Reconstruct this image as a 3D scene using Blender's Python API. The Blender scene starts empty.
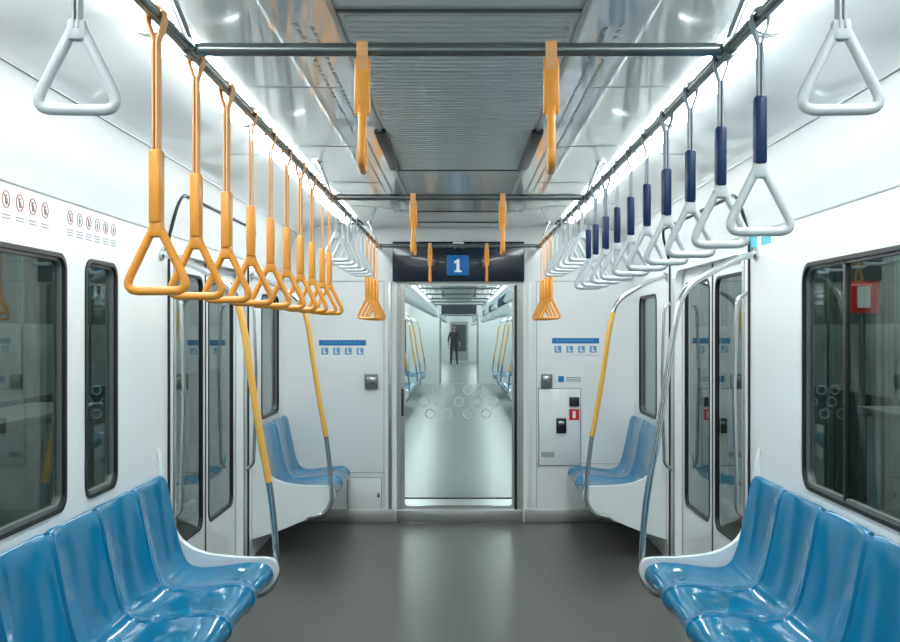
import bpy, bmesh, math, random
from mathutils import Vector, Matrix
from mathutils.geometry import tessellate_polygon
random.seed(4)
CH = 1.54   # camera height
scene = bpy.context.scene

# ------------------------------------------------------------------ materials
MATS = {}
def pmat(name, col, rough=0.5, metal=0.0, coat=0.0, emis=None, estr=0.0, noise=0.0, nscale=20.0, bump=0.0, bscale=200.0, rvar=0.0, spec=0.5):
    m = bpy.data.materials.new(name); m.use_nodes = True
    nt = m.node_tree; b = nt.nodes['Principled BSDF']
    b.inputs['Base Color'].default_value = (*col, 1)
    b.inputs['Roughness'].default_value = rough
    b.inputs['Metallic'].default_value = metal
    b.inputs['Coat Weight'].default_value = coat
    b.inputs['Coat Roughness'].default_value = 0.04
    b.inputs['Specular IOR Level'].default_value = spec
    if emis:
        b.inputs['Emission Color'].default_value = (*emis, 1)
        b.inputs['Emission Strength'].default_value = estr
    tc = nt.nodes.new('ShaderNodeTexCoord')
    if noise > 0 or rvar > 0:
        n = nt.nodes.new('ShaderNodeTexNoise'); n.inputs['Scale'].default_value = nscale
        n.inputs['Detail'].default_value = 5
        nt.links.new(tc.outputs['Object'], n.inputs['Vector'])
        if noise > 0:
            r = nt.nodes.new('ShaderNodeValToRGB')
            r.color_ramp.elements[0].position = 0.3; r.color_ramp.elements[1].position = 0.7
            r.color_ramp.elements[0].color = (*[c*(1-noise) for c in col], 1)
            r.color_ramp.elements[1].color = (*[min(1, c*(1+noise)) for c in col], 1)
            nt.links.new(n.outputs['Fac'], r.inputs['Fac'])
            nt.links.new(r.outputs['Color'], b.inputs['Base Color'])
        if rvar > 0:
            mr = nt.nodes.new('ShaderNodeMapRange')
            mr.inputs['To Min'].default_value = max(0, rough-rvar); mr.inputs['To Max'].default_value = rough+rvar
            nt.links.new(n.outputs['Fac'], mr.inputs['Value'])
            nt.links.new(mr.outputs['Result'], b.inputs['Roughness'])
    if bump > 0:
        n2 = nt.nodes.new('ShaderNodeTexNoise'); n2.inputs['Scale'].default_value = bscale
        nt.links.new(tc.outputs['Object'], n2.inputs['Vector'])
        bp = nt.nodes.new('ShaderNodeBump'); bp.inputs['Strength'].default_value = bump
        bp.inputs['Distance'].default_value = 0.01
        nt.links.new(n2.outputs['Fac'], bp.inputs['Height'])
        nt.links.new(bp.outputs['Normal'], b.inputs['Normal'])
    MATS[name] = m
    return m

def glassmat(name, tint, f0=0.04, rough=0.0):
    """thin glass sheet: Schlick reflection (symmetric for both faces) over tinted transmission"""
    m = bpy.data.materials.new(name); m.use_nodes = True
    nt = m.node_tree; nt.nodes.clear(); N=nt.nodes.new; L=nt.links.new
    out = N('ShaderNodeOutputMaterial'); mix = N('ShaderNodeMixShader'); tr = N('ShaderNodeBsdfTransparent')
    gl = N('ShaderNodeBsdfGlossy'); gl.inputs['Roughness'].default_value = rough
    gl.inputs['Color'].default_value = (0.92, 0.96, 0.96, 1)
    tr.inputs['Color'].default_value = (*tint, 1)
    geo = N('ShaderNodeNewGeometry'); dot = N('ShaderNodeVectorMath'); dot.operation='DOT_PRODUCT'
    L(geo.outputs['Incoming'], dot.inputs[0]); L(geo.outputs['Normal'], dot.inputs[1])
    ab=N('ShaderNodeMath'); ab.operation='ABSOLUTE'; L(dot.outputs['Value'], ab.inputs[0])
    sb=N('ShaderNodeMath'); sb.operation='SUBTRACT'; sb.inputs[0].default_value=1.0; L(ab.outputs[0], sb.inputs[1])
    pw=N('ShaderNodeMath'); pw.operation='POWER'; pw.inputs[1].default_value=5.0; L(sb.outputs[0], pw.inputs[0])
    ml=N('ShaderNodeMath'); ml.operation='MULTIPLY_ADD'; ml.inputs[1].default_value=1-f0; ml.inputs[2].default_value=f0; L(pw.outputs[0], ml.inputs[0])
    L(ml.outputs[0], mix.inputs[0]); L(tr.outputs[0], mix.inputs[1]); L(gl.outputs[0], mix.inputs[2])
    L(mix.outputs[0], out.inputs['Surface'])
    MATS[name] = m

pmat('white_panel', (0.80, 0.83, 0.83), 0.22, coat=0.3, rvar=0.04, nscale=2)
pmat('white_gloss', (0.86, 0.88, 0.88), 0.10, coat=0.5)
pmat('white_shell', (0.80, 0.84, 0.85), 0.25, coat=0.4)
pmat('door_white', (0.76, 0.79, 0.79), 0.3, coat=0.2)
pmat('ceil_gloss', (0.86, 0.88, 0.86), 0.09, metal=0.1, coat=0.7, rvar=0.04, nscale=3)
pmat('ceil_metal', (0.72, 0.75, 0.72), 0.25, metal=0.1, coat=0.3)
pmat('ceil_rib', (0.70, 0.73, 0.70), 0.30, metal=0.1, coat=0.3)
pmat('seam', (0.10, 0.11, 0.11), 0.5)
pmat('seam_grey', (0.35, 0.37, 0.37), 0.5)
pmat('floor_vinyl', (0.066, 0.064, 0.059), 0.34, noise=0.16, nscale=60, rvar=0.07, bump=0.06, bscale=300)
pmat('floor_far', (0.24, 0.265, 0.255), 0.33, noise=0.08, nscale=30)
pmat('steel', (0.55, 0.57, 0.57), 0.22, metal=1.0)
pmat('rail_steel', (0.24, 0.27, 0.27), 0.22, metal=0.9)
pmat('steel_brushed', (0.45, 0.46, 0.45), 0.36, metal=0.9, noise=0.05, nscale=40)
pmat('pole_yellow', (0.80, 0.43, 0.08), 0.3, coat=0.3)
pmat('strap_yellow', (0.84, 0.33, 0.04), 0.42, coat=0.1)
pmat('belt_yellow', (0.82, 0.42, 0.17), 0.6)
pmat('ring_grey', (0.56, 0.60, 0.62), 0.3, coat=0.2)
pmat('belt_grey', (0.30, 0.34, 0.38), 0.6)
pmat('belt_pale', (0.45, 0.48, 0.50), 0.6)
pmat('sleeve_navy', (0.003, 0.020, 0.075), 0.4, spec=0.3)
pmat('seat_blue', (0.0, 0.165, 0.33), 0.12, coat=0.15, noise=0.06, nscale=4, spec=0.42)
pmat('seat_under', (0.0, 0.03, 0.07), 0.4, spec=0.3)
pmat('rubber', (0.010, 0.012, 0.013), 0.45)
pmat('navy_panel', (0.004, 0.015, 0.038), 0.25, coat=0.3)
pmat('sign_blue', (0.01, 0.17, 0.45), 0.4)
pmat('sign_blue_lit', (0.005, 0.14, 0.42), 0.4, emis=(0.01, 0.25, 0.8), estr=0.08)
pmat('sign_cyan', (0.05, 0.45, 0.55), 0.4)
pmat('sign_ltblue', (0.10, 0.32, 0.56), 0.4)
pmat('sign_red', (0.62, 0.015, 0.015), 0.4)
pmat('sign_white', (0.80, 0.83, 0.83), 0.4)
pmat('text_white', (0.85, 0.9, 0.9), 0.4, emis=(0.9, 0.95, 1), estr=0.15)
pmat('ink_grey', (0.13, 0.13, 0.14), 0.5)
pmat('icon_red', (0.36, 0.14, 0.11), 0.5)
pmat('black_plastic', (0.010, 0.010, 0.011), 0.35)
pmat('grey_plastic', (0.16, 0.17, 0.17), 0.35, metal=0.3)
pmat('light_diffuser', (0.9, 0.9, 0.9), 0.4, emis=(0.925, 1.0, 1.0), estr=13)
pmat('light_diffuser_far', (0.9, 0.9, 0.9), 0.4, emis=(0.91, 1.0, 0.995), estr=11)
pmat('tunnel_emis', (0.9, 0.9, 0.8), 0.4, emis=(0.88, 1.0, 0.92), estr=60)
pmat('concrete', (0.34, 0.38, 0.36), 0.8, noise=0.2, nscale=3, bump=0.2, bscale=30)
pmat('concrete_dark', (0.075, 0.10, 0.095), 0.8, noise=0.3, nscale=2)
pmat('column_green', (0.14, 0.24, 0.20), 0.5, noise=0.1, nscale=4)
pmat('bellows', (0.10, 0.11, 0.11), 0.6)
pmat('far_door', (0.05, 0.07, 0.07), 0.3)
pmat('frost', (0.62, 0.68, 0.67), 0.6)
pmat('cloth_dark', (0.008, 0.011, 0.014), 0.85, noise=0.2, nscale=40)
pmat('cloth_pants', (0.012, 0.014, 0.02), 0.85)
pmat('skin', (0.42, 0.23, 0.15), 0.5)
pmat('hair', (0.01, 0.008, 0.006), 0.5)
glassmat('glass_side', (0.72, 0.79, 0.77), 0.045)
glassmat('glass_door', (0.90, 0.94, 0.935), 0.03)

# ------------------------------------------------------------------ mesh builder
class MB:
    def __init__(s):
        s.v=[]; s.f=[]; s.m=[]; s.s=[]
    def add(s, verts, faces, mat, smooth=False):
        o=len(s.v); s.v += [Vector(p) for p in verts]
        for f in faces:
            s.f.append(tuple(i+o for i in f)); s.m.append(mat); s.s.append(smooth)
    def merge(s, o, M):
        k=len(s.v); s.v += [M @ p for p in o.v]
        s.f += [tuple(i+k for i in f) for f in o.f]; s.m += o.m; s.s += o.s
    def box(s, c, d, mat, bev=0.0, seg=2, rot=None):
        bm=bmesh.new(); bmesh.ops.create_cube(bm, size=1)
        for v in bm.verts: v.co = Vector((v.co.x*d[0], v.co.y*d[1], v.co.z*d[2]))
        if bev>0:
            bmesh.ops.bevel(bm, geom=bm.edges[:], offset=min(bev, min(d)*0.45), segments=seg, affect='EDGES', profile=0.5)
        bm.verts.ensure_lookup_table()
        vs=[v.co.copy() for v in bm.verts]
        if rot: vs=[rot @ p for p in vs]
        s.add([p+Vector(c) for p in vs], [[v.index for v in f.verts] for f in bm.faces], mat, bev>0)
        bm.free()
    def tube(s, pts, r, mat, seg=10, closed=False, flat=None):
        pts=[Vector(p) for p in pts]; n=len(pts)
        rs = r if isinstance(r,(list,tuple)) else [r]*n
        tang=[]
        for i in range(n):
            if closed: t=pts[(i+1)%n]-pts[i-1]
            else: t=pts[min(i+1,n-1)]-pts[max(i-1,0)]
            tang.append(t.normalized())
        t0=tang[0]; a=Vector((0,0,1)) if abs(t0.z)<0.9 else Vector((1,0,0))
        nr=(a-t0*a.dot(t0)).normalized(); vs=[]; fs=[]
        for i in range(n):
            t=tang[i]; nr=(nr-t*nr.dot(t)).normalized(); b=t.cross(nr)
            for k in range(seg):
                an=2*math.pi*k/seg
                vs.append(pts[i]+(nr*math.cos(an)+b*math.sin(an))*rs[i])
        m = n if closed else n-1
        for i in range(m):
            j=(i+1)%n
            for k in range(seg):
                l=(k+1)%seg
                fs.append((i*seg+k, i*seg+l, j*seg+l, j*seg+k))
        if not closed:
            fs.append(tuple(range(seg))[::-1]); fs.append(tuple((n-1)*seg+k for k in range(seg)))
        s.add(vs, fs, mat, True)
    def prism(s, outer, t0, t1, fn, mat, holes=(), side_mat=None, smooth_side=False):
        loops=[list(outer)]+[list(h) for h in holes]
        flat=[p for l in loops for p in l]
        tris=tessellate_polygon([[Vector((p[0],p[1],0)) for p in l] for l in loops])
        n=len(flat)
        vs=[fn(p[0],p[1],t0) for p in flat]+[fn(p[0],p[1],t1) for p in flat]
        fs=[tuple(t) for t in tris]+[tuple(i+n for i in t)[::-1] for t in tris]
        s.add(vs, fs, mat, False)
        for l in loops:
            k=len(l)
            sv=[fn(p[0],p[1],t0) for p in l]+[fn(p[0],p[1],t1) for p in l]
            s.add(sv, [(i,(i+1)%k,(i+1)%k+k,i+k) for i in range(k)], side_mat or mat, smooth_side)
    def sphere(s, c, r, mat, seg=14, rings=9, sc=(1,1,1), fn=None):
        vs=[]; fs=[]
        for i in range(rings+1):
            th=math.pi*i/rings
            for k in range(seg):
                ph=2*math.pi*k/seg
                p=Vector((math.sin(th)*math.cos(ph)*sc[0], math.sin(th)*math.sin(ph)*sc[1], math.cos(th)*sc[2]))*r
                if fn: p=fn(p)
                vs.append(p+Vector(c))
        for i in range(rings):
            for k in range(seg):
                l=(k+1)%seg
                fs.append((i*seg+k,(i+1)*seg+k,(i+1)*seg+l,i*seg+l))
        s.add(vs, fs, mat, True)
    def build(s, name, parent=None, loc=None):
        me=bpy.data.meshes.new(name); me.from_pydata([tuple(p) for p in s.v], [], s.f)
        slots=[]
        for m in s.m:
            if m not in slots: slots.append(m)
        for m in slots: me.materials.append(MATS[m])
        idx={m:i for i,m in enumerate(slots)}
        me.polygons.foreach_set('material_index', [idx[m] for m in s.m])
        me.polygons.foreach_set('use_smooth', s.s)
        bm=bmesh.new(); bm.from_mesh(me)
        bmesh.ops.remove_doubles(bm, verts=bm.verts[:], dist=0.00005)
        bmesh.ops.recalc_face_normals(bm, faces=bm.faces[:])
        for e in bm.edges:
            if len(e.link_faces)==2 and e.calc_face_angle(0)>math.radians(40): e.smooth=False
        bm.to_mesh(me); bm.free()
        ob=bpy.data.objects.new(name, me); scene.collection.objects.link(ob)
        if parent: ob.parent=parent
        if loc: ob.location=loc
        return ob

def inst(name, mesh, loc, rotz=0, parent=None):
    ob=bpy.data.objects.new(name, mesh); scene.collection.objects.link(ob)
    ob.location=loc; ob.rotation_euler=(0,0,rotz)
    if parent: ob.parent=parent
    return ob

def rrect(x0,y0,x1,y1,r,n=6):
    out=[]
    for cx,cy,a0 in ((x1-r,y1-r,0),(x0+r,y1-r,90),(x0+r,y0+r,180),(x1-r,y0+r,270)):
        for i in range(n+1):
            a=math.radians(a0+90*i/n); out.append((cx+r*math.cos(a), cy+r*math.sin(a)))
    return out
def rect(x0,y0,x1,y1): return [(x0,y0),(x1,y0),(x1,y1),(x0,y1)]
def circ(cx,cy,r,n=16): return [(cx+r*math.cos(2*math.pi*i/n), cy+r*math.sin(2*math.pi*i/n)) for i in range(n)]
def fillet(pts, r, n=6):
    pts=[Vector(p) for p in pts]; out=[pts[0]]
    rr = r if isinstance(r,(list,tuple)) else [r]*len(pts)
    for i in range(1,len(pts)-1):
        a=(pts[i-1]-pts[i]); b=(pts[i+1]-pts[i]); d=min(rr[i],a.length*0.48,b.length*0.48)
        p0=pts[i]+a.normalized()*d; p2=pts[i]+b.normalized()*d
        for k in range(n+1):
            t=k/n; out.append(p0*(1-t)**2+pts[i]*2*t*(1-t)+p2*t*t)
    out.append(pts[-1]); return out
def catmull(pts, n):
    P=[Vector((p[0],p[1],0)) for p in pts]; P=[2*P[0]-P[1]]+P+[2*P[-1]-P[-2]]
    out=[]
    for i in range(1,len(P)-2):
        for k in range(n):
            t=k/n; a,b,c,d=P[i-1],P[i],P[i+1],P[i+2]
            q=0.5*((2*b)+(c-a)*t+(2*a-5*b+4*c-d)*t*t+(3*b-a-3*c+d)*t**3)
            out.append((q.x,q.y))
    out.append((P[-2].x,P[-2].y)); return out

WX=1.40; ZT=2.0
SIDE={-1:'left',1:'right'}
def wmap(sd): return lambda u,v,w: Vector((sd*(WX+w),u,v))

UP=[(1.40,2.0),(1.392,2.03),(1.375,2.09),(1.345,2.19),(1.31,2.275),(1.285,2.305)]
COVE=[(1.285,2.305),(1.25,2.325),(1.17,2.352),(1.08,2.375),(1.0,2.385),(0.925,2.387)]
CHAN=[(0.925,2.387),(0.92,2.42),(0.76,2.42),(0.755,2.378)]
CSIDE=[(0.755,2.378),(0.72,2.37),(0.50,2.366),(0.34,2.362)]
CMID=[(0.34,2.362),(0.31,2.36),(0.0,2.36)]
LX=0.84

def ceiling(y0,y1,name):
    mb=MB()
    for sd in (-1,1):
        for prof,mat,sm in ((UP,'white_panel',True),(COVE,'white_gloss',True),(CHAN,'white_panel',False),(CSIDE,'ceil_gloss',True),(CMID,'ceil_metal',False)):
            n=len(prof); 
            vs=[(sd*p[0],y0,p[1]) for p in prof]+[(sd*p[0],y1,p[1]) for p in prof]
            mb.add(vs,[(i,i+1,n+i+1,n+i) for i in range(n-1)],mat,sm)
        mb.box((sd*1.284,(y0+y1)/2,2.304),(0.006,y1-y0,0.006),'seam_grey')
    return mb

def side_wall(sd,y0,y1,wins,doors,name):
    mb=MB()
    segs=[]; c=y0
    for a,b in doors:
        segs.append((c,a)); c=b
    segs.append((c,y1))
    for a,b in segs:
        hs=[rrect(*(w[0],w[2],w[1],w[3],w[4])) for w in wins if w[0]>a and w[1]<b]
        mb.prism(rect(a,0,b,ZT),0,0.045,wmap(sd),'white_panel',hs)
    for a,b in doors:
        r=0.10; pts=[(a,ZT),(a,1.92-r)]
        for i in range(7):
            an=math.radians(180-90*i/6); pts.append((a+r+r*math.cos(an),1.92-r+r*math.sin(an)))
        for i in range(7):
            an=math.radians(90-90*i/6); pts.append((b-r+r*math.cos(an),1.92-r+r*math.sin(an)))
        pts+=[(b,1.92-r),(b,ZT)]
        mb.prism(pts,0,0.045,wmap(sd),'white_panel')
    mb.box((sd*(WX-0.001),(y0+y1)/2,ZT),(0.006,y1-y0,0.006),'seam_grey')
    return mb.build(name)

def window(sd,a,b,z0,z1,r,name,sash=False):
    mb=MB(); f=wmap(sd)
    o=rrect(a,z0,b,z1,r); i1=rrect(a+0.016,z0+0.016,b-0.016,z1-0.016,max(r-0.015,0.01))
    mb.prism(o,-0.006,0.03,f,'rubber',[i1])
    i2=rrect(a+0.026,z0+0.026,b-0.026,z1-0.026,max(r-0.025,0.01))
    mb.prism(i1,0.008,0.03,f,'grey_plastic',[i2])
    mb.prism(i1,0.018,0.024,f,'glass_side')
    if sash:
        mb.box((sd*(WX+0.015),b-0.42,(z0+z1)/2),(0.02,0.022,z1-z0-0.03),'rubber',0.003)
    return mb.build(name)

def side_door(sd,a,b,name,detail=True):
    mb=MB(); f=wmap(sd); m=(a+b)/2
    for p,q in ((a-0.03,m-0.012),(m+0.012,b+0.03)):
        ge0 = p+0.10 if p<a else p+0.05; ge1 = q-0.10 if q>b else q-0.05
        g=rrect(ge0,0.42,ge1,1.84,0.07)
        g2=rrect(ge0+0.015,0.435,ge1-0.015,1.825,0.06)
        mb.prism(rect(p,0.012,q,1.95),0.05,0.08,f,'door_white',[g])
        mb.prism(g,0.045,0.07,f,'rubber',[g2])
        mb.prism(g2,0.056,0.062,f,'glass_side')
    mb.prism(rect(m-0.012,0.012,m+0.012,1.95),0.047,0.075,f,'rubber')
    mb.box((sd*(WX+0.02),m,0.006),(0.08,b-a,0.012),'steel_brushed')
    return mb.build(name)

def door_portal(sd,a,b,name):
    mb=MB()
    pth=fillet([(sd*(WX-0.004),a,0.02),(sd*(WX-0.004),a,1.98),(sd*1.338,a,2.20),(sd*1.338,b,2.20),(sd*(WX-0.004),b,1.98),(sd*(WX-0.004),b,0.02)],[0,0.03,0.16,0.16,0.03,0],8)
    mb.tube(pth,0.008,'rubber',8)
    for y in (a+0.10,b-0.10):
        mb.box((sd*(WX-0.003),y,0.96),(0.006,0.03,1.84),'steel_brushed',0.002)
    for y in (a+0.045,b-0.045):
        mb.tube(fillet([(sd*WX,y,1.72),(sd*(WX-0.05),y,1.69),(sd*(WX-0.065),y,1.25),(sd*(WX-0.05),y,0.66),(sd*WX,y,0.62)],0.06,6),0.011,'steel',10)
    return mb.build(name)

# ---- seats
PROF=catmull([(0.915,0.350),(0.885,0.370),(0.868,0.405),(0.885,0.440),(0.94,0.452),(1.04,0.442),(1.14,0.428),(1.215,0.430),(1.268,0.462),(1.300,0.535),(1.325,0.65),(1.345,0.76),(1.358,0.835),(1.372,0.868),(1.388,0.862)],4)
def seat_mb(sd):
    mb=MB(); n=len(PROF); U=20; hw=0.2185
    nor=[]
    for i in range(n):
        a=PROF[max(i-1,0)]; b=PROF[min(i+1,n-1)]
        t=Vector((b[0]-a[0],b[1]-a[1])).normalized(); nor.append(Vector((-t.y,t.x)))
    top=[];bot=[]
    for i,p in enumerate(PROF):
        s=i/(n-1)
        back = max(0,(s-0.62)/0.38)
        wv=hw*(1-0.05*back**6-0.02*max(0,1-s*7))
        for k in range(U+1):
            u=-1+2*k/U; u=math.copysign(abs(u)**0.75,u)
            bucket = 0.026*abs(u)**2.6*(0.4+0.6*math.sin(math.pi*min(1,max(0,s))))
            edge = 0.026*max(0,(abs(u)-0.90)/0.10)**2
            h=bucket-edge
            drop = 0.026*back**3*abs(u)**5
            x=p[0]+nor[i].x*h; zz=p[1]+nor[i].y*h-drop
            top.append((sd*x,u*wv,zz))
            x2=p[0]+nor[i].x*(h-0.014); z2=p[1]+nor[i].y*(h-0.014)-drop
            bot.append((sd*x2,u*wv,z2))
    W=U+1; N=n*W; fs=[]
    for i in range(n-1):
        for k in range(U):
            a=i*W+k; fs.append((a,a+1,a+W+1,a+W)); fs.append((N+a,N+a+W,N+a+W+1,N+a+1))
    for i in range(n-1):
        for k in (0,U):
            a=i*W+k; fs.append((a,a+W,a+W+N,a+N))
    for k in range(U):
        for i in (0,n-1):
            a=i*W+k; fs.append((a,a+1,a+1+N,a+N))
    mb.add(top+bot,fs,'seat_blue',True)
    return mb
SEAT={sd:seat_mb(sd) for sd in (-1,1)}
BODY=[(1.397,0.825),(1.385,0.825),(1.368,0.74),(1.342,0.60),(1.315,0.50),(1.27,0.425),(1.20,0.392),(0.95,0.405),(0.915,0.385),(0.920,0.345),(1.0,0.29),(1.2,0.205),(1.397,0.15)]
PLATE=catmull([(1.398,0.99),(1.385,0.93),(1.368,0.80),(1.345,0.68),(1.29,0.565),(1.18,0.505),(1.02,0.485),(0.88,0.480),(0.845,0.45),(0.842,0.40),(0.88,0.345),(1.0,0.275),(1.2,0.19),(1.398,0.125)],4)
def bench_mb(sd,y0,n,pitch=0.44,p0=True,p1=True):
    mb=MB()
    for i in range(n):
        mb.merge(SEAT[sd], Matrix.Translation((0,y0+pitch*(i+0.5),0)) @ Matrix.Diagonal((1,pitch/0.44,1,1)))
    y1=y0+pitch*n
    f=lambda u,v,w: Vector((sd*u,w,v))
    mb.prism(BODY[:9]+[(0.92,0.365),(1.397,0.34)],y0,y1,f,'seat_under')
    mb.prism([(0.92,0.365)]+BODY[9:]+[(1.397,0.34)],y0,y1,f,'white_shell')
    if p1: mb.prism(PLATE,y1+0.002,y1+0.042,f,'white_shell')
    if p0: mb.prism(PLATE,y0-0.042,y0-0.002,f,'white_shell')
    return mb
def pole_mb(sd,y,yellow=True):
    mb=MB()
    a=[(sd*1.395,y,CH+0.36),(sd*1.28,y,CH+0.325),(sd*1.06,y,CH+0.20),(sd*1.015,y,CH+0.04),(sd*0.955,y,CH-0.38),(sd*0.885,y,CH-0.76),(sd*0.862,y,CH-0.98),(sd*0.856,y,CH-1.16),(sd*0.90,y,CH-1.235),(sd*1.02,y,CH-1.26)]
    pth=fillet(a,[0,.08,.12,.08,.2,.2,.1,.06,.06,0],7)
    mb.tube(pth,0.0155,'steel',12)
    if yellow:
        sub=[p for p in pth if CH-0.74<p.z<CH+0.12 and abs(p.x)<1.06]
        mb.tube(sub,0.0175,'pole_yellow',12)
    mb.tube([(sd*1.399,y,CH+0.361),(sd*1.385,y,CH+0.357)],0.032,'steel',14)
    return mb

# ---- straps (rail along Y, origin on rail axis)
def strap_mb(bottom, sleeve, matr, mats, matb):
    mb=MB(); apex=bottom-0.128
    pts=[]
    V=[Vector(p) for p in [(0,0,-apex+0.012),(0.071,0,-apex-0.131),(-0.071,0,-apex-0.131)]]
    for i in range(3):
        p=V[i]; a=(V[i-1]-p).normalized(); b=(V[(i+1)%3]-p).normalized(); d=0.036 if i else 0.022
        for k in range(9):
            t=k/8; pts.append((p+a*d)*(1-t)**2+p*2*t*(1-t)+(p+b*d)*t*t)
    mb.tube(pts,0.0092,matr,10,closed=True)
    mb.box((0,0,-apex-0.004),(0.030,0.022,0.034),matr,0.006)
    z1=-apex+0.008
    if sleeve>0:
        mb.box((0,0,z1+sleeve/2),(0.025,0.034,sleeve),mats,0.006)
        mb.box((0,0,z1+sleeve*0.5),(0.027,0.018,sleeve*0.6),mats,0.003)
        z1+=sleeve
    w=0.026; R=0.020; n=10; g=0.0058
    lo=[(-g,z1-0.01),(-g,-0.055),(-R*0.9,-0.018)]+[(-R*math.cos(math.pi*k/n),R*math.sin(math.pi*k/n)) for k in range(n+1)]+[(R*0.9,-0.018),(g,-0.055),(g,z1-0.01)]
    r=R-0.004
    li=[(-g+.004,z1-0.01),(-g+.004,-0.052),(-r*0.9,-0.016)]+[(-r*math.cos(math.pi*k/n),r*math.sin(math.pi*k/n)) for k in range(n+1)]+[(r*0.9,-0.016),(g-.004,-0.052),(g-.004,z1-0.01)]
    m=len(lo); vs=[]
    for y in (-w/2,w/2):
        vs+=[(p[0],y,p[1]) for p in lo]+[(p[0],y,p[1]) for p in li]
    fs=[]
    for i in range(m-1):
        fs.append((i,i+1,2*m+i+1,2*m+i)); fs.append((m+i,m+i+1,3*m+i+1,3*m+i))
        fs.append((i,i+1,m+i+1,m+i)); fs.append((2*m+i,2*m+i+1,3*m+i+1,3*m+i))
    fs.append((0,m,3*m,2*m)); fs.append((m-1,2*m-1,4*m-1,3*m-1))
    mb.add(vs,fs,matb,False)
    return mb
RZ=CH+0.645; RX=0.62
S_YEL=strap_mb(0.645-0.083,0.15,'strap_yellow','strap_yellow','belt_yellow')
S_NAV=strap_mb(0.645-0.205,0.14,'ring_grey','sleeve_navy','belt_grey')
S_WHT=strap_mb(0.645-0.355,0.0,'ring_grey','ring_grey','belt_pale')
S_CRS=strap_mb(0.645-0.375,0.0,'strap_yellow','strap_yellow','belt_yellow')
S_CRS.box((0,0,-0.085),(0.016,0.036,0.13),'strap_yellow',0.004)

def rails_mb(y0,y1,bars):
    mb=MB()
    for sd in (-1,1):
        mb.tube([(sd*RX,y0,RZ),(sd*RX,y1,RZ)],0.014,'rail_steel',12)
        for b in bars:
            mb.tube(fillet([(sd*RX,b+0.05,RZ),(sd*(RX+0.04),b+0.05,RZ+0.10),(sd*(RX+0.075),b+0.05,2.372)],0.05,5),0.010,'steel',10)
            mb.tube([(sd*(RX+0.075),b+0.05,2.372),(sd*(RX+0.075),b+0.05,2.362)],0.026,'steel',12)
            mb.tube([(sd*RX,b-0.03,RZ),(sd*RX,b+0.03,RZ)],0.021,'rail_steel',12)
    for b in bars:
        mb.tube([(-RX-0.015,b,RZ),(RX+0.015,b,RZ)],0.0155,'rail_steel',12)
    return mb

def light_mb(L,mat):
    mb=MB(); n=10
    pr=[(0.064*math.cos(math.pi+math.pi*k/n),0.056*math.sin(math.pi+math.pi*k/n)) for k in range(n+1)]
    vs=[(p[0],y,p[1]) for y in (-L/2,L/2) for p in pr]; m=n+1
    mb.add(vs,[(i,i+1,m+i+1,m+i) for i in range(n)]+[(n,0,m,m+n)],mat,True)
    for y in (-L/2-0.008,L/2+0.008):
        mb.prism([(p[0]*1.06,p[1]*1.06) for p in pr],y-0.008,y+0.008,lambda u,v,w:Vector((u,w,v)),'white_panel')
    return mb

# ================================================================== CAR 1
Y0,Y1=-1.0,8.0
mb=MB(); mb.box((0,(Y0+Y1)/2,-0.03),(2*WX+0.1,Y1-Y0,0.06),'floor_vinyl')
for sx in (-0.52,0.52): mb.box((sx,(Y0+Y1)/2,0.0005),(0.003,Y1-Y0,0.001),'seam')
mb.build('floor')

cm=ceiling(Y0,Y1,'ceiling')
y=2.62
while y<5.08:
    cm.box((0,y,2.357),(0.60,0.022,0.012),'ceil_rib',0.004,1); y+=0.045
for yy in (2.56,5.12,6.05,6.9,1.6,7.6):
    cm.box((0,yy,2.358),(0.66,0.012,0.01),'seam')
for sd in (-1,1):
    cm.box((sd*0.322,(Y0+Y1)/2,2.356),(0.014,Y1-Y0,0.012),'steel_brushed')
    cm.box((sd*0.322,4.55,2.350),(0.05,0.95,0.02),'black_plastic',0.006)
    for yy in (1.2,2.3,3.4,4.5,5.6,6.7):
        cm.box((sd*0.53,yy,2.3665),(0.37,0.006,0.006),'seam_grey')
    for yy in (4.75,6.65,1.45):
        cm.box((sd*1.10,yy,2.374),(0.30,0.005,0.006),'seam_grey')
    for yy in [2.7+0.06*i for i in range(70)]:
        cm.box((sd*0.44,yy,2.3645),(0.010,0.03,0.003),'seam_grey')
        cm.box((sd*0.40,yy+0.03,2.3635),(0.010,0.03,0.003),'seam_grey')
cm.build('ceiling')

WINS={-1:[(1.65,3.56,0.90,1.81,0.06),(3.74,4.09,0.90,1.81,0.06),(7.08,7.75,0.90,1.80,0.07)],
       1:[(1.65,4.07,0.90,1.81,0.08),(7.08,7.75,0.90,1.80,0.07)]}
DOORS=[(-0.35,1.30),(4.95,6.48)]
wn=1
for sd in (-1,1):
    side_wall(sd,Y0,Y1,WINS[sd],DOORS,'wall_'+SIDE[sd])
    for w in WINS[sd]:
        window(sd,*w,'window_%d'%wn,sash=(sd>0 and w[0]<2)); wn+=1
dn=1
for sd in (-1,1):
    for a,b in DOORS:
        side_door(sd,a,b,'door_%d'%dn); dn+=1
        door_portal(sd,a-0.14,b+0.14,'trim_%d'%(dn-1))

for sd in (-1,1):
    bench_mb(sd,1.55,7).build('bench_seat')
    b=bench_mb(sd,6.80,2,0.55,True,False)
    b.build('bench_seat')
    pole_mb(sd,4.70,sd<0).build('grab_pole')
    pole_mb(sd,6.72,True).build('grab_pole')

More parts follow.
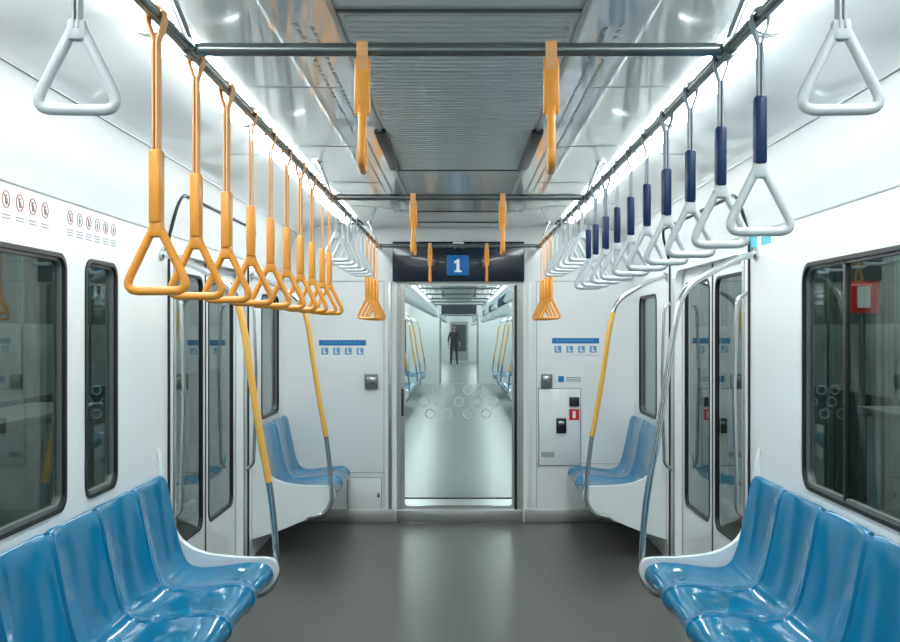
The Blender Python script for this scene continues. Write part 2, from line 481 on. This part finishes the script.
rails_mb(Y0+0.02,7.93,[0.2,2.30,4.86,7.66]).build('overhead_handrail')
mY=S_YEL.build('hand_strap'); mN=S_NAV.build('hand_strap'); mW=S_WHT.build('hand_strap'); mC=S_CRS.build('hand_strap')
first={'Y':mY,'N':mN,'W':mW,'C':mC}; used=set()
def strap(k,x,y,rz=0):
    if k not in used:
        used.add(k); o=first[k]; o.location=(x,y,RZ); o.rotation_euler=(0,0,rz)
    else: inst('hand_strap',first[k].data,(x,y,RZ),rz)
J=lambda: random.uniform(-0.15,0.15)
for i in range(10):
    y=2.05+0.31*i
    strap('Y',-RX,y+(0.0 if i<9 else -0.06),J()); strap('N',RX,y+0.01+(0.0 if i<9 else -0.06),J())
for sd in (-1,1):
    for y in (0.35,0.66,1.60): strap('W',sd*RX*0.985,y,J())
    for y in (5.05,5.33,5.61,5.89,6.17,6.45): strap('W',sd*RX,y,J())
    for y in (6.75,7.02,7.29,7.54): strap('Y',sd*RX,y,J())
for b in (2.30,4.86,7.66):
    for sx in (-0.222,0.212): strap('C',sx,b,math.pi/2+J()*0.5)

lm=light_mb(1.16,'light_diffuser'); lo=lm.build('ceiling_light'); k=0
for sd in (-1,1):
    for i in range(7):
        y=-0.35+1.21*i+0.05
        if k==0: lo.location=(sd*LX,y,2.40)
        else: inst('ceiling_light',lo.data,(sd*LX,y,2.40))
        k+=1

# ---- end wall
pr=[(1.40,0)]+UP+COVE[1:]+[(0.7,2.38),(0.0,2.38)]
emap=lambda u,v,w: Vector((u,Y1+w,v))
mb=MB()
DX0,DX1,DZ=-0.50,0.515,1.925
uo=[(p[0],p[1]) for p in pr]+[(-p[0],p[1]) for p in pr[::-1]][1:]+[(DX0,0),(DX0,DZ),(DX1,DZ),(DX1,0)]
mb.prism(uo,0,0.09,emap,'white_panel')
for x,z0,z1 in ((-0.60,0.12,1.92),(0.62,0.12,1.92)):
    mb.box((x,Y1-0.001,(z0+z1)/2),(0.005,0.004,z1-z0),'seam_grey')
mb.box((-0.99,Y1-0.001,0.40),(0.78,0.004,0.005),'seam_grey')
mb.box((1.0,Y1-0.001,0.47),(0.76,0.004,0.005),'seam_grey')
mb.box((-0.99,Y1-0.001,1.93),(0.80,0.004,0.006),'seam_grey')
mb.box((1.0,Y1-0.001,1.93),(0.78,0.004,0.006),'seam_grey')
mb.build('wall_back')
mb=MB(); mb.prism([(p[0],p[1]) for p in pr]+[(-p[0],p[1]) for p in pr[::-1]][1:],Y0-0.08-Y1,Y0-Y1,emap,'white_panel'); mb.build('wall_front')  # unseen cap added behind the camera to contain light; the real car continues
for s,a,b in (('left',-1.39,-0.51),('right',0.525,1.39)):
    m=MB(); m.box(((a+b)/2,Y1-0.008,0.055),(b-a,0.012,0.105),'steel_brushed',0.003); m.build('baseboard_'+s)

mb=MB(); mb.box((-0.005,Y1-0.02,2.085),(1.05,0.04,0.32),'navy_panel',0.006); 
for x in (-0.3,0.33): mb.box((x,Y1-0.042,2.20),(0.02,0.006,0.02),'steel',0.002)
hd=mb.build('header_panel')
mb=MB(); mb.box((-0.01,Y1-0.047,2.055),(0.175,0.010,0.16),'sign_blue_lit',0.004)
num=[(-0.012,-0.045),(0.012,-0.045),(0.012,0.050),(-0.004,0.050),(-0.030,0.030),(-0.030,0.012),(-0.012,0.020)]
mb.prism([(p[0]-0.008,p[1]+2.055) for p in num],-0.056,-0.0515,emap,'text_white')
mb.box((-0.008,Y1-0.054,2.006),(0.058,0.004,0.014),'text_white')
sg=mb.build('car_number_sign')
mb=MB(); mb.box((-0.005,Y1-0.065,2.215),(0.09,0.05,0.05),'sign_white',0.012); mb.sphere((-0.005,Y1-0.085,2.20),0.022,'black_plastic'); mb.build('security_camera')

# gangway door
mb=MB(); 
gx0,gx1,gz0,gz1=-0.435,0.425,0.13,1.895
mb.prism(rect(DX0+0.004,0.012,DX1-0.004,DZ-0.002),0.012,0.028,emap,'steel_brushed',[rect(-0.465,0.10,0.46,1.91)])
mb.prism(rect(-0.465,0.10,0.46,1.91),0.02,0.04,emap,'steel',[rrect(gx0,gz0,gx1,gz1,0.02)])
mb.prism(rrect(gx0,gz0,gx1,gz1,0.02),0.028,0.034,emap,'glass_door')
mb.box((0.0,Y1-0.004,0.055),(1.0,0.03,0.095),'steel_brushed',0.004)
mb.box((0.455,Y1+0.014,1.0),(0.022,0.012,1.80),'rubber',0.003)
mb.box((-0.452,Y1+0.006,0.96),(0.016,0.03,0.22),'black_plastic',0.005)
for px,py in [(437,390),(450,390),(468,390),(483,390),(424,402),(440,402),(459,402),(477,402),(494,402),(430,414),(447,414),(468,414),(486,414)]:
    c=((px-459)/125,CH+(330-py)/125)
    mb.prism(circ(*c,0.042,20),0.0255,0.0275,emap,'frost',[circ(*c,0.030,20)])
mb.build('door_%d'%dn)
mb=MB(); mb.box((-0.55,Y1-0.004,0.97),(0.03,0.008,1.90),'steel_brushed',0.002)
mb.box((0.563,Y1-0.004,0.97),(0.028,0.008,1.90),'white_panel',0.002)
mb.build('trim_9')

def pxp(px,py): return ((px-459)/125.0, CH+(330-py)/125.0)
def pbox(mb,x0,y0,x1,y1,th,mat,bev=0.0,off=0.0):
    a=pxp(x0,y1); b=pxp(x1,y0)
    mb.box(((a[0]+b[0])/2,Y1-off-th/2,(a[1]+b[1])/2),(b[0]-a[0],th,b[1]-a[1]),mat,bev)
def seat_sign(x0,y0,w,name):
    mb=MB(); pbox(mb,x0,y0,x0+w,y0+17,0.003,'sign_white')
    pbox(mb,x0,y0,x0+w,y0+5.5,0.002,'sign_blue',off=0.003)
    for i in range(4):
        cx=x0+w*(i+0.5)/4
        pbox(mb,cx-3.4,y0+8,cx+3.4,y0+14.6,0.001,'sign_ltblue',off=0.003)
        p=pxp(cx-0.8,y0+9.3); mb.prism(circ(p[0],p[1],0.007,10),-0.0055,-0.004,emap,'sign_white')
        pbox(mb,cx-1.6,y0+10.4,cx+0.2,y0+13,0.0015,'sign_white',off=0.004)
        pbox(mb,cx-1.6,y0+12.4,cx+2.0,y0+13.4,0.0015,'sign_white',off=0.004)
    for i in range(10):
        pbox(mb,x0+w*(0.1+0.08*i),y0+2.2,x0+w*(0.15+0.08*i),y0+3.2,0.001,'sign_cyan',off=0.005)
    mb.build(name)
seat_sign(319,340,47,'priority_seat_sign'); seat_sign(552,338,47,'priority_seat_sign')
mb=MB(); pbox(mb,365,374,378,389,0.03,'grey_plastic',0.006); pbox(mb,367,377,376,383,0.004,'steel',0.001,off=0.03); mb.build('door_release_box')
mb=MB(); pbox(mb,541,374,552,388,0.03,'grey_plastic',0.006); pbox(mb,543,376,550,382,0.004,'steel',0.001,off=0.03); mb.build('door_release_box')
mb=MB(); pbox(mb,558,376,583,382,0.002,'sign_white'); pbox(mb,558,376,564,382,0.002,'sign_blue',off=0.002); 
for i in range(3): pbox(mb,566,377+1.8*i,581,377.7+1.8*i,0.001,'ink_grey',off=0.002)
mb.build('notice_sticker')
mb=MB(); pbox(mb,345,268,371,271,0.002,'sign_blue'); mb.build('notice_sticker')
mb=MB(); pbox(mb,538,388,581,466,0.006,'seam_grey',0.001); pbox(mb,539,389,580,465,0.010,'white_panel',0.006)
pbox(mb,569,397,579,406,0.02,'black_plastic',0.004,off=0.01)
pbox(mb,569,409,579,420,0.002,'sign_red',off=0.01); pbox(mb,572.5,411,575.5,418,0.001,'sign_white',off=0.012)
pbox(mb,556,418,566,433,0.022,'black_plastic',0.004,off=0.01); pbox(mb,558,421,564,424,0.006,'steel',0.001,off=0.032)
pbox(mb,541,452,554,457,0.001,'seam_grey',off=0.01)
mb.build('equipment_hatch')
mb=MB(); pbox(mb,347,477,382,511,0.005,'seam_grey',0.001); pbox(mb,348,478,381,510,0.009,'white_panel',0.006); pbox(mb,377,492,380,497,0.006,'steel',0.001,off=0.009); mb.build('equipment_hatch')

# ---- stickers on side walls
mb=MB(); f=wmap(-1)
def icon(y,z,r,slash=True):
    mb.prism(circ(y,z,r,18),-0.0015,-0.0003,f,'icon_red',[circ(y,z,r*0.86,18)])
    mb.prism(circ(y+r*0.05,z+r*0.42,r*0.16,8),-0.0012,-0.0003,f,'ink_grey')
    mb.prism([(y-r*.3,z+r*.2),(y+r*.35,z+r*.15),(y+r*.2,z-r*.6),(y-r*.1,z-r*.6)],-0.0012,-0.0003,f,'ink_grey')
    if slash:
        d=r*0.66; e=r*0.06
        mb.prism([(y-d-e,z+d-e),(y-d+e,z+d+e),(y+d+e,z-d+e),(y+d-e,z-d-e)],-0.002,-0.0013,f,'icon_red')
for i in range(-4,4): 
    y=3.09+0.097*i; icon(y,1.945,0.028); 
    for q in range(2): mb.prism(rect(y-0.028,1.895-0.010*q,y+0.028,1.898-0.010*q),-0.001,-0.0002,f,'ink_grey')
for i in range(6):
    y=3.60+0.090*i; icon(y,1.945,0.026,i%2==0)
    for q in range(3): mb.prism(rect(y-0.028,1.899-0.010*q,y+0.028,1.902-0.010*q),-0.001,-0.0002,f,'ink_grey')
mb.build('rules_sticker_strip')
mb=MB(); f=wmap(1); mb.prism(rect(4.70,1.90,4.80,1.99),-0.0015,-0.0003,f,'sign_cyan'); mb.prism(rect(4.45,1.91,4.66,1.99),-0.0015,-0.0003,f,'sign_white')
mb.prism(rect(4.48,1.93,4.63,1.97),-0.002,-0.0016,f,'sign_cyan'); mb.build('wall_sticker')
mb=MB(); mb.box((0.60,6.30,2.3655),(0.08,0.12,0.003),'sign_red'); mb.box((0.60,6.30,2.3635),(0.03,0.05,0.002),'sign_white'); mb.build('ceiling_sticker')

# ================================================================== gangway + following cars
def gangway(y0,y1):
    mb=MB(); n=10
    for i in range(n):
        a=y0+(y1-y0)*i/n; b=y0+(y1-y0)*(i+0.55)/n
        for sd in (-1,1): mb.box((sd*0.60,(a+b)/2,1.0),(0.10,b-a,2.0),'bellows',0.01)
        mb.box((0,(a+b)/2,2.05),(1.3,b-a,0.10),'bellows',0.01)
    for sd in (-1,1): mb.box((sd*0.64,(y0+y1)/2,1.0),(0.02,y1-y0,2.0),'bellows')
    mb.box((0,(y0+y1)/2,2.11),(1.3,y1-y0,0.02),'bellows')
    mb.box((0,(y0+y1)/2,-0.03),(1.3,y1-y0-0.002,0.06),'steel_brushed')
    mb.build('gangway_bellows')
gangway(8.092,9.108)
def endwall_mb(y,th=0.09,solid=False):
    m=MB(); fn=lambda u,v,w: Vector((u,y+w,v))
    a,b,z=-0.52,0.52,1.96
    o=[(p[0],p[1]) for p in pr]+[(-p[0],p[1]) for p in pr[::-1]][1:]+([] if solid else [(a,0),(a,z),(b,z),(b,0)])
    m.prism(o,0,th,fn,'white_panel')
    if not solid:
        m.prism([(a,0),(a,z),(b,z),(b,0),(b+0.04,0),(b+0.04,z+0.04),(a-0.04,z+0.04),(a-0.04,0)],-0.01,th+0.01,fn,'steel')
        m.box((0,y-0.01,2.12),(1.0,0.02,0.26),'navy_panel')
    else:
        m.box((0,y-0.01,1.0),(0.9,0.02,1.9),'seam_grey')
        m.box((0,y-0.025,1.15),(0.7,0.01,1.3),'far_door')
    return m
def far_car(o,last):
    a,b=9.20+o,28.50+o
    endwall_mb(a-0.09).build('wall_front'); endwall_mb(b,solid=last).build('wall_back')
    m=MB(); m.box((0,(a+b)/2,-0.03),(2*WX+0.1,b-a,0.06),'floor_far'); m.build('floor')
    m=ceiling(a,b,'c'); m.build('ceiling')
    doors=[(10.75+o,12.25+o),(15.75+o,17.25+o),(20.75+o,22.25+o),(25.75+o,27.25+o)]
    wins=[(12.7+o,15.2+o,0.9,1.81,0.08),(17.7+o,20.2+o,0.9,1.81,0.08),(22.7+o,25.2+o,0.9,1.81,0.08)]
    global wn,dn
    for sd in (-1,1):
        side_wall(sd,a,b,wins,doors,'wall_'+SIDE[sd])
        for w in wins:
            window(sd,*w,'window_%d'%wn); wn+=1
        for d in doors:
            side_door(sd,*d,'door_%d'%(dn+1)); dn+=1
        for yy in (12.45,17.45,22.45):
            bench_mb(sd,yy+o,7).build('bench_seat')
            pole_mb(sd,yy+o-0.06,True).build('grab_pole'); pole_mb(sd,yy+o+3.14,True).build('grab_pole')
        bench_mb(sd,9.35+o,2,0.5).build('bench_seat')
    bars=[10.5+o+2.5*i for i in range(7)]
    rails_mb(a+0.1,b-0.1,bars).build('overhead_handrail')
    for sd in (-1,1):
        m=MB()
        for i in range(56):
            y=9.6+o+0.32*i
            ph=(i*0.32)%5.0
            src=S_WHT if (sd<0 or 1.2<ph<2.9) else S_NAV
            m.merge(src,Matrix.Translation((sd*RX,y,RZ)))
        m.build('hand_strap_row')
    m=MB(); L=light_mb(18.8,'light_diffuser_far')
    for sd in (-1,1): m.merge(L,Matrix.Translation((sd*LX,(a+b)/2,2.40)))
    m.build('ceiling_light')
far_car(0,False); gangway(28.60,29.33); far_car(20.23,True)

# ================================================================== passenger
def person(name, joints, edges, origin, rotz=0, head=None):
    emp=bpy.data.objects.new(name,None); scene.collection.objects.link(emp)
    names=list(joints); idx={n:i for i,n in enumerate(names)}
    me=bpy.data.meshes.new('tmp'); me.from_pydata([joints[n][:3] for n in names],[(idx[a],idx[b]) for a,b in edges],[])
    ob=bpy.data.objects.new('tmp',me); scene.collection.objects.link(ob)
    sk=ob.modifiers.new('s','SKIN'); sk.use_smooth_shade=True
    for n in names:
        v=me.skin_vertices[0].data[idx[n]]; r=joints[n][3]; v.radius=(r,r) if not isinstance(r,tuple) else r
        v.use_root=(n=='pelvis')
    ss=ob.modifiers.new('u','SUBSURF'); ss.levels=1; ss.render_levels=1
    dg=bpy.context.evaluated_depsgraph_get(); em=bpy.data.meshes.new_from_object(ob.evaluated_get(dg))
    bpy.data.objects.remove(ob)
    ml=['cloth_dark','cloth_pants','skin','black_plastic']
    em.materials.clear()
    for m in ml: em.materials.append(MATS[m])
    pts=[Vector(joints[n][:3]) for n in names]; jm=[ml.index(joints[n][4]) for n in names]
    samples=[(pts[idx[a]].lerp(pts[idx[b]],t), jm[idx[a]] if t<0.5 else jm[idx[b]]) for a,b in edges for t in (0,0.25,0.5,0.75,1)]
    for p in em.polygons:
        p.use_smooth=True
        p.material_index=min(samples,key=lambda s:(s[0]-p.center).length_squared)[1]
    em.name='body'
    body=bpy.data.objects.new('body',em); scene.collection.objects.link(body); body.parent=emp
    hx,hy,hz=head
    m=MB()
    def hd(p):
        q=p.copy()
        if q.z<0: q.x*=1+0.25*q.z/0.11; q.y*=1+0.12*q.z/0.11
        return q
    m.sphere((hx,hy,hz),0.1,'skin',20,14,(0.76,0.92,1.15),hd)
    m.sphere((hx,hy+0.012,hz+0.018),0.105,'hair',20,14,(0.80,0.92,1.12),lambda p: p if (p.z>0.02 or p.y>0.0) else p*0.85)
    m.sphere((hx,hy-0.096,hz-0.015),0.016,'skin',8,6,(0.8,1,1.5))
    for s in (-1,1):
        m.sphere((hx+s*0.030,hy-0.083,hz+0.008),0.011,'sign_white',8,6); m.sphere((hx+s*0.030,hy-0.092,hz+0.008),0.005,'hair',8,6)
        m.sphere((hx+s*0.076,hy,hz-0.005),0.026,'skin',8,6,(0.35,0.6,1.1))
    m.box((hx,hy-0.083,hz-0.052),(0.042,0.012,0.010),'icon_red',0.003)
    m.build('head',emp)
    emp.location=origin; emp.rotation_euler=(0,0,rotz)
    return emp
def hand(j,e,pre,x,y,z,d,out):
    d=Vector(d).normalized(); o=Vector(out).normalized(); w=Vector((x,y,z)); pm=w+d*0.05
    j[pre+'palm']=(*pm,(0.022,0.014),'skin'); e.append((pre+'wrist',pre+'palm'))
    for i,(L,sp) in enumerate(((0.075,0.027),(0.085,0.009),(0.078,-0.009),(0.062,-0.027))):
        a=pm+d*0.035+o*sp; b=a+d*L*0.5+Vector((0,0,-0.004)); c=b+d*L*0.45+Vector((0,-0.012,0))
        for t,p in zip('abc',(a,b,c)): j[pre+'f%d%s'%(i,t)]=(*p,0.0085,'skin')
        e += [(pre+'palm',pre+'f%da'%i),(pre+'f%da'%i,pre+'f%db'%i),(pre+'f%db'%i,pre+'f%dc'%i)]
    a=w+d*0.02+o*0.03; b=a+(d+o*0.6).normalized()*0.04
    j[pre+'ta']=(*a,0.010,'skin'); j[pre+'tb']=(*b,0.009,'skin'); e += [(pre+'palm',pre+'ta'),(pre+'ta',pre+'tb')]
j={'pelvis':(0,0,0.93,(0.15,0.11),'cloth_pants'),'waist':(0,0,1.08,(0.14,0.10),'cloth_dark'),'chest':(0,0.0,1.30,(0.17,0.12),'cloth_dark'),
   'neckb':(0,0.0,1.44,0.07,'cloth_dark'),'neck':(0,-0.005,1.51,0.052,'skin'),'headb':(0,-0.01,1.57,0.05,'skin')}
e=[('pelvis','waist'),('waist','chest'),('chest','neckb'),('neckb','neck'),('neck','headb')]
for s,p in ((-1,'l_'),(1,'r_')):
    j[p+'hip']=(s*0.095,0,0.88,0.095,'cloth_pants'); j[p+'knee']=(s*0.12,-0.01,0.49,0.062,'cloth_pants'); j[p+'ank']=(s*0.14,0.01,0.10,0.045,'cloth_pants')
    j[p+'heel']=(s*0.14,0.0,0.045,0.042,'black_plastic'); j[p+'toe']=(s*0.16,-0.16,0.035,0.036,'black_plastic')
    j[p+'sh']=(s*0.18,0,1.40,0.062,'cloth_dark'); j[p+'elb']=(s*0.25,0.02,1.11,0.043,'cloth_dark'); j[p+'wrist']=(s*0.25,-0.06,0.87,0.028,'skin')
    e+=[('pelvis',p+'hip'),(p+'hip',p+'knee'),(p+'knee',p+'ank'),(p+'ank',p+'heel'),(p+'heel',p+'toe'),('chest',p+'sh'),(p+'sh',p+'elb'),(p+'elb',p+'wrist')]
    hand(j,e,p,s*0.25,-0.06,0.87,(0,-0.1,-1),(0,-1,0))
person('standing_passenger',j,e,(-0.22,44.5,0.0),0,(0,-0.02,1.665))

# ================================================================== outside
for sd in (-1,1):
    m=MB(); m.box((sd*4.2,4,1.5),(0.2,26,5.2),'concrete_dark'); 
    m.box((sd*4.08,4,1.25),(0.04,26,0.7),'concrete')
    for i in range(14): m.box((sd*4.09,-6+1.7*i,1.7),(0.06,0.06,4.6),'column_green')
    m.build('tunnel_wall')
    m=MB(); m.box((sd*2.95,4,-0.62),(2.1,26,0.9),'concrete_dark'); m.box((sd*1.95,4,-0.15),(0.12,26,0.04),'concrete'); m.build('station_platform')
    m=MB(); m.box((sd*2.9,4,4.05),(2.3,26,0.1),'concrete_dark'); m.build('station_canopy')
    for y in (5.0,9.2,13.5):
        m=MB(); x=sd*2.6
        m.box((x,y,1.92),(0.20,0.20,4.14),'column_green',0.02); m.box((x,y,-0.10),(0.34,0.34,0.12),'concrete',0.02)
        m.box((x,y,3.9),(0.3,0.3,0.1),'concrete',0.02); m.build('platform_column')
    for y in (3.5,8.0,12.5):
        m=MB(); m.box((sd*3.4,y,3.93),(0.2,1.4,0.08),'grey_plastic',0.01); m.box((sd*3.4,y,3.875),(0.14,1.3,0.03),'tunnel_emis',0.01); m.build('platform_lamp')
m=MB(); m.box((3.8,9.4,1.85),(0.3,0.02,0.3),'sign_red'); m.box((3.8,9.385,1.85),(0.12,0.01,0.2),'sign_white')
m.tube([(3.8,9.43,-0.17),(3.8,9.43,2.0)],0.03,'grey_plastic'); m.build('emergency_sign')
m=MB(); m.box((3.5,6.5,0.35),(0.5,3.0,1.04),'concrete',0.03); m.box((3.5,6.5,0.90),(0.6,3.1,0.06),'steel_brushed',0.01); m.build('platform_cabinet')
m=MB(); m.box((-3.3,7.2,0.35),(0.5,2.4,1.04),'concrete',0.03); m.box((-3.3,7.2,0.90),(0.6,2.5,0.06),'steel_brushed',0.01); m.build('platform_cabinet')

# ================================================================== world, camera
w=bpy.data.worlds.new('world'); scene.world=w; w.use_nodes=True
w.node_tree.nodes['Background'].inputs[0].default_value=(0.02,0.03,0.03,1); w.node_tree.nodes['Background'].inputs[1].default_value=0.5
cd=bpy.data.cameras.new('camera'); cam=bpy.data.objects.new('camera',cd); scene.collection.objects.link(cam)
cam.location=(0,0,CH); cam.rotation_euler=(math.pi/2,0,0)
cd.sensor_width=36; cd.lens=40; cd.shift_x=-0.01; cd.shift_y=0.01; cd.clip_start=0.05; cd.clip_end=200
scene.camera=cam
scene.view_settings.view_transform='Standard'
scene.view_settings.look='None'
scene.view_settings.exposure=0.45
